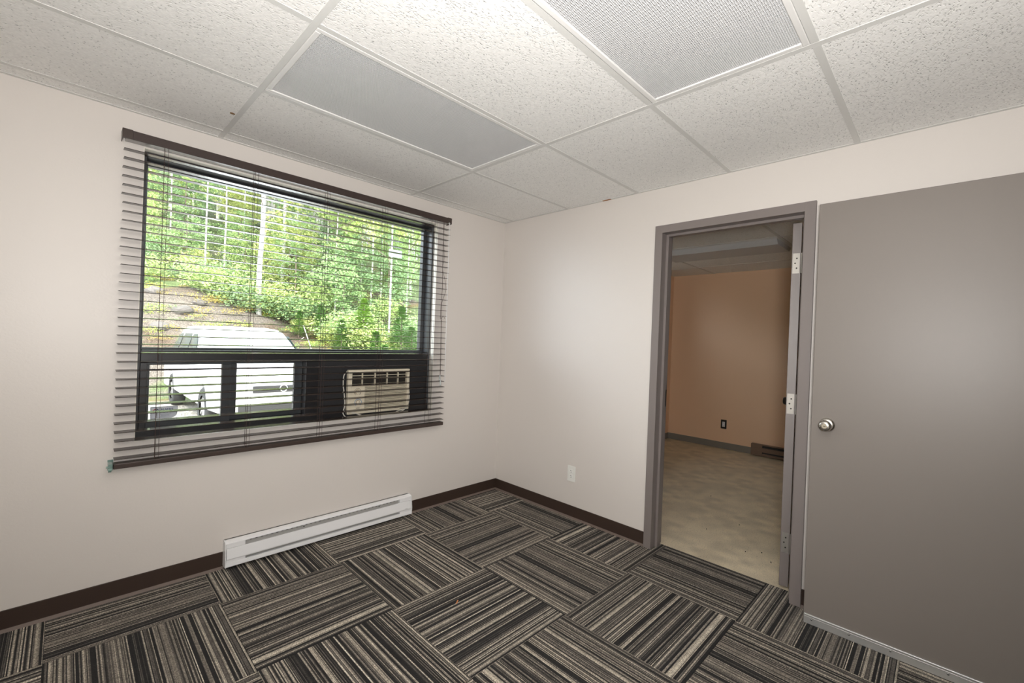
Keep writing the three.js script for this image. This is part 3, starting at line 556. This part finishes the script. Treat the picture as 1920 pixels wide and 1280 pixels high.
// leaf cloud: n small folded leaves gathered in clumps inside a shape
function leafCloud(s, n, clumps, shape, size) {
  seed = s; const P = [], N = [], C = [];
  for (let k = 0; k < clumps; k++) C.push([...shape(), rr(0.25, 0.6)]);
  const v = new THREE.Vector3(), q = new THREE.Quaternion(), e = new THREE.Euler();
  for (let i = 0; i < n; i++) {
    const c = C[i % clumps]; let a, b, d; do { a = rr(-1, 1); b = rr(-1, 1); d = rr(-1, 1); } while (a * a + b * b + d * d > 1);
    const o = [c[0] + a * c[3], c[1] + b * c[3] * 0.6, c[2] + d * c[3]], w = size * rr(0.7, 1.3);
    q.setFromEuler(e.set(rr(-1.1, 1.1), rr(0, 6.3), rr(-1.1, 1.1)));
    const pts = [[0, 0, -1], [0.55, 0.12, 0], [0, 0, 1], [-0.55, 0.12, 0]].map(([x, y, z]) => v.set(x * w, y * w, z * w).applyQuaternion(q).toArray().map((t, j) => t + o[j]));
    for (const k of [0, 2, 1, 0, 3, 2]) P.push(...pts[k]);
  }
  const g = new THREE.BufferGeometry(); g.setAttribute('position', new THREE.BufferAttribute(new Float32Array(P), 3)); g.computeVertexNormals(); void N; return g;
}
const ball = (rx, ry, y0) => () => { let a, b, c; do { a = rr(-1, 1); b = rr(-1, 1); c = rr(-1, 1); } while (a * a + b * b + c * c > 1); return [a * rx, y0 + b * ry, c * rx]; };
const crowns = [0, 1, 2, 3].map((k) => leafCloud(500 + k, 4200, 60, ball(1.45, 3.4, 6.4), 0.07));
const lowCrowns = [0, 1].map((k) => leafCloud(540 + k, 3000, 44, ball(1.2, 1.9, 2.6), 0.06));
const bushes = [0, 1, 2].map((k) => leafCloud(560 + k, 1500, 18, ball(0.8, 0.35, 0.5), 0.045));
function trunkGeo(s, h, r) {
  seed = s; const pts = []; for (let k = 0; k <= 6; k++) pts.push(new THREE.Vector3(rr(-0.09, 0.09) * k / 3, h * k / 6 - 0.3, rr(-0.09, 0.09) * k / 3));
  const g = new THREE.TubeGeometry(new THREE.CatmullRomCurve3(pts), 24, r, 9, false), p = g.attributes.position;
  for (let i = 0; i < p.count; i++) { const ring = Math.floor(i / 10), t = ring / 24, c = new THREE.CatmullRomCurve3(pts).getPointAt(t), k = 1 - 0.65 * t; p.setXYZ(i, c.x + (p.getX(i) - c.x) * k, p.getY(i), c.z + (p.getZ(i) - c.z) * k); }
  g.computeVertexNormals(); return g;
}
const trunks = [0, 1, 2].map((k) => trunkGeo(600 + k, 9.5, 0.075));
function branchGeo(s) { seed = s; const a = []; for (let k = 0; k < 12; k++) { const y = rr(2.6, 8.2), t = rr(0, 6.3), l = rr(0.6, 1.5); a.push(rod([0, y, 0], [l * Math.cos(t), y + l * 0.55, l * Math.sin(t)], 0.012, 5)); } return join(a); }
const branches = [0, 1].map((k) => branchGeo(620 + k));
let treeNo = 0;
function birch(label, group, pos, h, wide, mat, fat = 1) {
  const t = thing('birch_tree', label, 'tree', pos, group ? { group } : {}), k = treeNo++;
  const tr = part('trunk', trunks[k % 3], barkM, t); tr.scale.set(fat, 1, fat);
  const br = part('branches', branches[k % 2], twigM, t); br.userData.kind = 'stuff';
  const cr = part('crown', crowns[k % 4], mat, t); cr.userData.kind = 'stuff';
  t.rotation.y = k * 2.4; t.scale.set(wide, h, wide); return t;
}
seed = 801;
birch('thickest white birch trunk on the bank, rising above the parked car', null, onBank(484, 15.6), 1.15, 1, leafM[0], 1.25);
birch('white birch beside the thickest birch, its trunk forking from shrubs', null, onBank(527, 17.5), 1.1, 1, leafM[2], 1.05);
const B = 'birches on the bank';
for (const [px, d] of [[312, 19], [380, 17], [416, 18.5], [549, 18.5], [559, 20], [579, 19.5], [607, 19], [625, 17.2], [672, 19], [693, 17.5], [728, 16], [450, 22], [505, 23], [640, 23], [345, 23], [710, 22], [760, 19]])
  { const k = Math.floor(rnd() * 3); birch(`slender white birch with ${tone[k]} leaves among shrubs on the bank`, `${tone[k]} ${B}`, onBank(px, d), rr(0.95, 1.25), rr(0.8, 1.1), leafM[k], rr(0.4, 0.68)); }
seed = 821;
for (let k = 0; k < 60; k++) {
  const d = k < 46 ? 23 + 16 * (k / 46) : 20 + (k - 46), px = k < 46 ? 215 + ((k * 137.5) % 640) : -60 + (k - 46) * 19, lk = Math.floor(rnd() * 3), mat = leafM[lk];
  birch(`${tone[lk]} leafy birch in the dense wood above the bank`, `${tone[lk]} trees in the wood above the bank`, onBank(px, d), rr(1.0, 1.45), rr(1.1, 1.6), mat, rr(0.5, 0.8));
}
seed = 841;
for (let k = 0; k < 34; k++) {
  const d = 16.5 + 9 * rnd(), px = 240 + ((k * 97.3) % 580), pos = onBank(px, d);
  const lk = Math.floor(rnd() * 4), t = thing('sapling', `bushy ${tone[lk]} sapling between the birch trunks`, 'tree', pos, { group: `${tone[lk]} saplings between the birches` });
  const c = part('crown', lowCrowns[k % 2], leafM[lk], t); c.userData.kind = 'stuff';
  part('trunk', rodShared(), twigM, t);
  t.rotation.y = rnd() * 6; const s = rr(0.6, 1.05); t.scale.set(s, s, s);
}
function rodShared() { return rodShared.g ??= rod([0, -0.3, 0], [0.05, 3.4, 0.03], 0.03, 6); }
seed = 861;
for (let k = 0; k < 44; k++) {
  const d = 13.6 + 4.5 * rnd(), px = 262 + ((k * 61.8) % 540), pos = onBank(px, d);
  if (px < 520 && d < 15.2) continue;
  const lk = [0, 1, 3, 2, 0][Math.floor(rnd() * 5)], t = thing('bush', `low ${tone[lk]} leafy bush on the stony bank`, 'bush', pos, { group: `low ${tone[lk]} bushes on the bank` });
  const c = part('foliage', bushes[k % 3], leafM[lk], t); c.userData.kind = 'stuff';
  t.rotation.y = rnd() * 6; const s = rr(0.55, 1.25); t.scale.set(s, s * rr(0.8, 1.2), s);
}
{ // young firs at the foot of the bank
  seed = 881; const P = [];
  for (let i = 0; i < 1500; i++) { const y = Math.pow(rnd(), 0.8), r = 0.46 * (1 - y * 0.92), a = rr(0, 6.28), l = rr(0.35, 1) * r, x = l * Math.cos(a), z = l * Math.sin(a), yy = 0.08 + y * 1.25 - 0.1 * l + rr(-0.02, 0.02), w = 0.07, c = Math.cos(a), s = Math.sin(a); P.push(x - w * s * 0.35, yy, z + w * c * 0.35, x + w * s * 0.35, yy, z - w * c * 0.35, x + w * c, yy + 0.02, z + w * s); }
  const g = new THREE.BufferGeometry(); g.setAttribute('position', new THREE.BufferAttribute(new Float32Array(P), 3)); g.computeVertexNormals();
  const fm = std([0.13, 0.27, 0.05], 0.9, { side: THREE.DoubleSide }), fg = std([0.24, 0.38, 0.06], 0.9, { side: THREE.DoubleSide });
  for (const [px, d, s] of [[722, 12.4, 1.0], [741, 12.0, 0.95], [705, 13.6, 1.2], [772, 14.2, 1.3], [640, 14.6, 0.9], [752, 14.6, 1.5], [680, 15.2, 1.3], [600, 15.4, 0.9], [560, 15.2, 0.7], [420, 15.6, 0.7]]) {
    const dk = rnd() < 0.5, t = thing('young_fir', dk ? 'small dark green fir growing on the stony slope' : 'small light green fir growing on the stony slope', 'tree', onBank(px, d), { group: dk ? 'dark young firs on the slope' : 'light young firs on the slope' });
    const c = part('needles', g, dk ? fm : fg, t); c.userData.kind = 'stuff'; part('trunk', (thing.fir ??= rod([0, -0.2, 0], [0, 1.3, 0], 0.015, 6)), twigM, t);
    t.rotation.y = rnd() * 6; t.scale.set(s * 1.15, s, s * 1.15);
  }
  seed = 891;
  for (const [px, d, len, tilt] of [[588, 14.2, 1.0, 0.5], [544, 13.6, 0.8, 1.0], [560, 13.2, 0.5, 0.6]]) { const [x, y, z] = onBank(px, d); solo('dead_branch', join([rod([x - len * Math.sin(tilt) * 0.7, y + len * Math.cos(tilt), z], [x, y - 0.05, z], 0.014, 6), rod([x - len * 0.3, y + len * 0.5, z], [x - len * 0.5, y + len * 0.4, z + 0.2], 0.008, 5)]), std([0.5, 0.45, 0.4], 0.9), 'bare grey dead branch lying on the stony bank', 'branch', { group: 'dead branches on the bank' }); }
}
{ // low plants and stones on the bank
  seed = 901; const n = 260, im = new THREE.InstancedMesh(leafCloud(580, 160, 5, ball(0.5, 0.15, 0.2), 0.05), leafM[0], n), m4 = new THREE.Matrix4(), col = new THREE.Color();
  seed = 905;
  for (let k = 0; k < n; k++) { const [x, y, z] = onBank(rr(235, 830), rr(11.5, 18)), q = rr(0.2, 0.75); m4.makeRotationY(rr(0, 6)).scale(new THREE.Vector3(q, q * rr(0.6, 1.2), q)).setPosition(x, y - 0.03, z); im.setMatrixAt(k, m4); const w = rnd(); im.setColorAt(k, w < 0.25 ? col.setRGB(1.3, 0.75, 0.4) : w < 0.6 ? col.setRGB(1.1, 1, 0.6) : col.setRGB(0.7, 0.9, 0.7)); }
  im.name = 'undergrowth'; scene.add(im); tag(im, 'mixed low plants and moss tufts covering the stony bank', 'undergrowth', { kind: 'stuff' });
  const rg = [0, 1].map((v) => { const g = new THREE.IcosahedronGeometry(0.3, 2), p = g.attributes.position; for (let i = 0; i < p.count; i++) { const k = 0.8 + 0.5 * vnoise(p.getX(i) * 6 + 50 + v * 9, p.getY(i) * 6 + p.getZ(i) * 5 + 50, 4096, 90); p.setXYZ(i, p.getX(i) * k, p.getY(i) * k * 0.6, p.getZ(i) * k); } g.computeVertexNormals(); return g; }), rm = std([0.10, 0.088, 0.078], 0.9);
  for (const [px, d, q] of [[300, 12.6, 0.8], [340, 13.6, 1.0], [372, 14.3, 0.7], [590, 13.0, 0.8], [635, 12.6, 0.6], [665, 12.9, 1.0], [690, 12.3, 0.6], [770, 12.2, 0.9], [555, 12.8, 0.7], [610, 14.1, 0.9], [288, 14.0, 0.9]]) { const [x, y, z] = onBank(px, d), r = solo('stone', rg[Math.floor(rnd() * 2)], rm, 'grey stone half sunk in the mossy bank', 'stone', { group: 'stones on the bank' }); r.position.set(x, y - 0.02, z); r.rotation.y = rr(0, 6); r.scale.setScalar(q); }
}
{ // white car parked nose-in toward the window
  const t = thing('car', 'white car parked on the lot with its nose toward the window', 'car', [-0.32, GY, -7.05]); t.scale.x = 1.04;
  const white = std([0.80, 0.80, 0.79], 0.25), rubber = std([0.02, 0.02, 0.02], 0.8), trimB = std([0.03, 0.03, 0.03], 0.5), chrome = std([0.7, 0.7, 0.7], 0.15, { metalness: 1 });
  const tint = std([0.05, 0.075, 0.07], 0.06), lampM = std([0.3, 0.3, 0.3], 0.12);
  // local axes: +z front, x across. side outline [z, y]
  const arch = (zc, r, from, to) => { const a = []; for (let k = 0; k <= 10; k++) { const th = from + (to - from) * k / 10; a.push([zc + r * Math.cos(th), 0.33 + r * Math.sin(th)]); } return a; };
  const fz = 1.47, bz = -1.47;
  const side = [[2.34, 0.36], [2.40, 0.50], [2.38, 0.72], [2.26, 0.86], [1.9, 0.95], [1.1, 1.03], [-2.2, 1.05], [-2.36, 0.9], [-2.38, 0.5], [-2.3, 0.32], ...arch(bz, 0.38, Math.PI, 0), ...arch(fz, 0.38, Math.PI, 0)];
  const sh = new THREE.Shape(side.map(([z, y]) => new THREE.Vector2(z, y)));
  const bw = 0.80; const body = new THREE.ExtrudeGeometry(sh, { depth: 2 * bw, bevelEnabled: true, bevelThickness: 0.1, bevelSize: 0.07, bevelOffset: -0.07, bevelSegments: 4 });
  body.translate(0, 0, -bw); body.rotateY(-Math.PI / 2); part('body', body, white, t);
  // cabin: lofted rings from belt line to roof
  const rings = [[1.0, 1.12, -2.22, 0.86], [1.12, 0.98, -2.2, 0.845], [1.38, 0.62, -2.02, 0.76], [1.56, 0.36, -1.88, 0.69], [1.63, 0.18, -1.78, 0.62], [1.66, -0.1, -1.6, 0.48]];
  const seg = 40, P = [], I = [];
  const sq = (a) => { const c = Math.cos(a), s = Math.sin(a), e = 0.22; return [Math.sign(c) * Math.abs(c) ** e, Math.sign(s) * Math.abs(s) ** e]; };
  const ringPt = (r, a) => { const [y, zf, zb, w] = r, [c, s] = sq(a); return [s * w, y, (zf + zb) / 2 + c * (zf - zb) / 2 + (c > 0 ? -0.10 * s * s * c : 0)]; };
  rings.forEach((r) => { for (let k = 0; k < seg; k++) P.push(...ringPt(r, 2 * Math.PI * k / seg)); });
  P.push(0, 1.67, -0.85);
  for (let j = 0; j + 1 < rings.length; j++) for (let k = 0; k < seg; k++) { const a = j * seg + k, b = j * seg + (k + 1) % seg, c = a + seg, d = b + seg; I.push(a, b, c, b, d, c); }
  for (let k = 0; k < seg; k++) I.push((rings.length - 1) * seg + k, (rings.length - 1) * seg + (k + 1) % seg, rings.length * seg);
  const cab = new THREE.BufferGeometry(); cab.setAttribute('position', new THREE.BufferAttribute(new Float32Array(P), 3)); cab.setIndex(I); cab.computeVertexNormals(); part('cabin', cab, white, t);
  // glazing panels lying just off the cabin skin
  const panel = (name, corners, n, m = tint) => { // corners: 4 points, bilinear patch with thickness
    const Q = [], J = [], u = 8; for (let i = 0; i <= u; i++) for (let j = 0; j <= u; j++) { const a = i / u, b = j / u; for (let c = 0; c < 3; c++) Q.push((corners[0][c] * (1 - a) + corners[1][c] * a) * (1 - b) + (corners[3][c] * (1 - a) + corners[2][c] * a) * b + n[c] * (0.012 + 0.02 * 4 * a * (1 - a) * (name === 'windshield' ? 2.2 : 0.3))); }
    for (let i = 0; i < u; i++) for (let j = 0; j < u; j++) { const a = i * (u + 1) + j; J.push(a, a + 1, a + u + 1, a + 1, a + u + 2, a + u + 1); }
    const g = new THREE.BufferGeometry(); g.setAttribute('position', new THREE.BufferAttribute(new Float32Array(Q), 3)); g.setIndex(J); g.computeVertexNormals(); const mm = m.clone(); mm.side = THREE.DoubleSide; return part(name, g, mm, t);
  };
  panel('windshield', [[-0.74, 1.04, 1.02], [0.74, 1.04, 1.02], [0.60, 1.55, 0.33], [-0.60, 1.55, 0.33]], [0, 0.6, 0.8], std([0.55, 0.58, 0.6], 0.06));  // pale glass colour stands in for the bright sky reflected in it
  for (const s of [-1, 1]) {
    panel('side_window', [[s * 0.858, 1.06, 0.72], [s * 0.858, 1.06, -0.1], [s * 0.735, 1.50, -0.16], [s * 0.735, 1.50, 0.22]], [s, 0.3, 0]);
    panel('side_window', [[s * 0.858, 1.06, -0.2], [s * 0.858, 1.06, -1.05], [s * 0.735, 1.50, -1.0], [s * 0.735, 1.50, -0.25]], [s, 0.3, 0]);
    panel('side_window', [[s * 0.858, 1.06, -1.16], [s * 0.858, 1.06, -1.86], [s * 0.735, 1.46, -1.7], [s * 0.735, 1.50, -1.1]], [s, 0.3, 0]);
    part('mirror', join([rbx(s * 0.98 - 0.09, s * 0.98 + 0.09, 1.06, 1.2, 0.62, 0.74, 0.04, 3), bx(Math.min(s * 0.84, s * 0.92), Math.max(s * 0.84, s * 0.92), 1.08, 1.11, 0.65, 0.7)]), white, t);
    const hl = new THREE.SphereGeometry(1, 20, 12).scale(0.21, 0.085, 0.12).translate(s * 0.62, 0.74, 2.27); part('headlight', hl, lampM, t);
    part('door_handle', rbx(s * 0.905 - 0.012, s * 0.905 + 0.012, 0.93, 0.955, -0.08, 0.08, 0.006), white, t);
  }
  part('grille', rbx(-0.42, 0.42, 0.64, 0.75, 2.37, 2.405, 0.01), trimB, t);
  part('lower_grille', rbx(-0.6, 0.6, 0.36, 0.47, 2.36, 2.40, 0.01), trimB, t);
  part('emblem', new THREE.TorusGeometry(0.05, 0.008, 8, 24).translate(0, 0.70, 2.41), chrome, t);
  for (const s of [-0.3, 0.32]) part('wiper', rod([s, 1.05, 1.08], [s + 0.52, 1.10, 1.0], 0.008, 5), trimB, t);
  for (const z of [fz, bz]) for (const s of [-1, 1]) {
    const w = new THREE.Group(); w.name = 'wheel'; w.position.set(s * 0.78, 0.33, z); w.rotation.z = Math.PI / 2; t.add(w);
    part('tyre', new THREE.LatheGeometry([[0.2, -0.1], [0.30, -0.105], [0.328, -0.08], [0.332, 0], [0.328, 0.08], [0.30, 0.105], [0.2, 0.1]].map((p) => new THREE.Vector2(...p)), 36), rubber, w);
    part('rim', join([cyl(0.205, 0.205, 0.15, 24), ...[0, 1, 2, 3, 4].map((k) => bx(-0.02, 0.02, -0.09, 0.09, 0, 0.19).rotateY(k * 1.2566))]), std([0.6, 0.6, 0.6], 0.3, { metalness: 0.8 }), w);
  }
}

scene.traverse((o) => { if (o.isMesh) { o.castShadow = true; o.receiveShadow = true; } });
renderer.render(scene, camera);
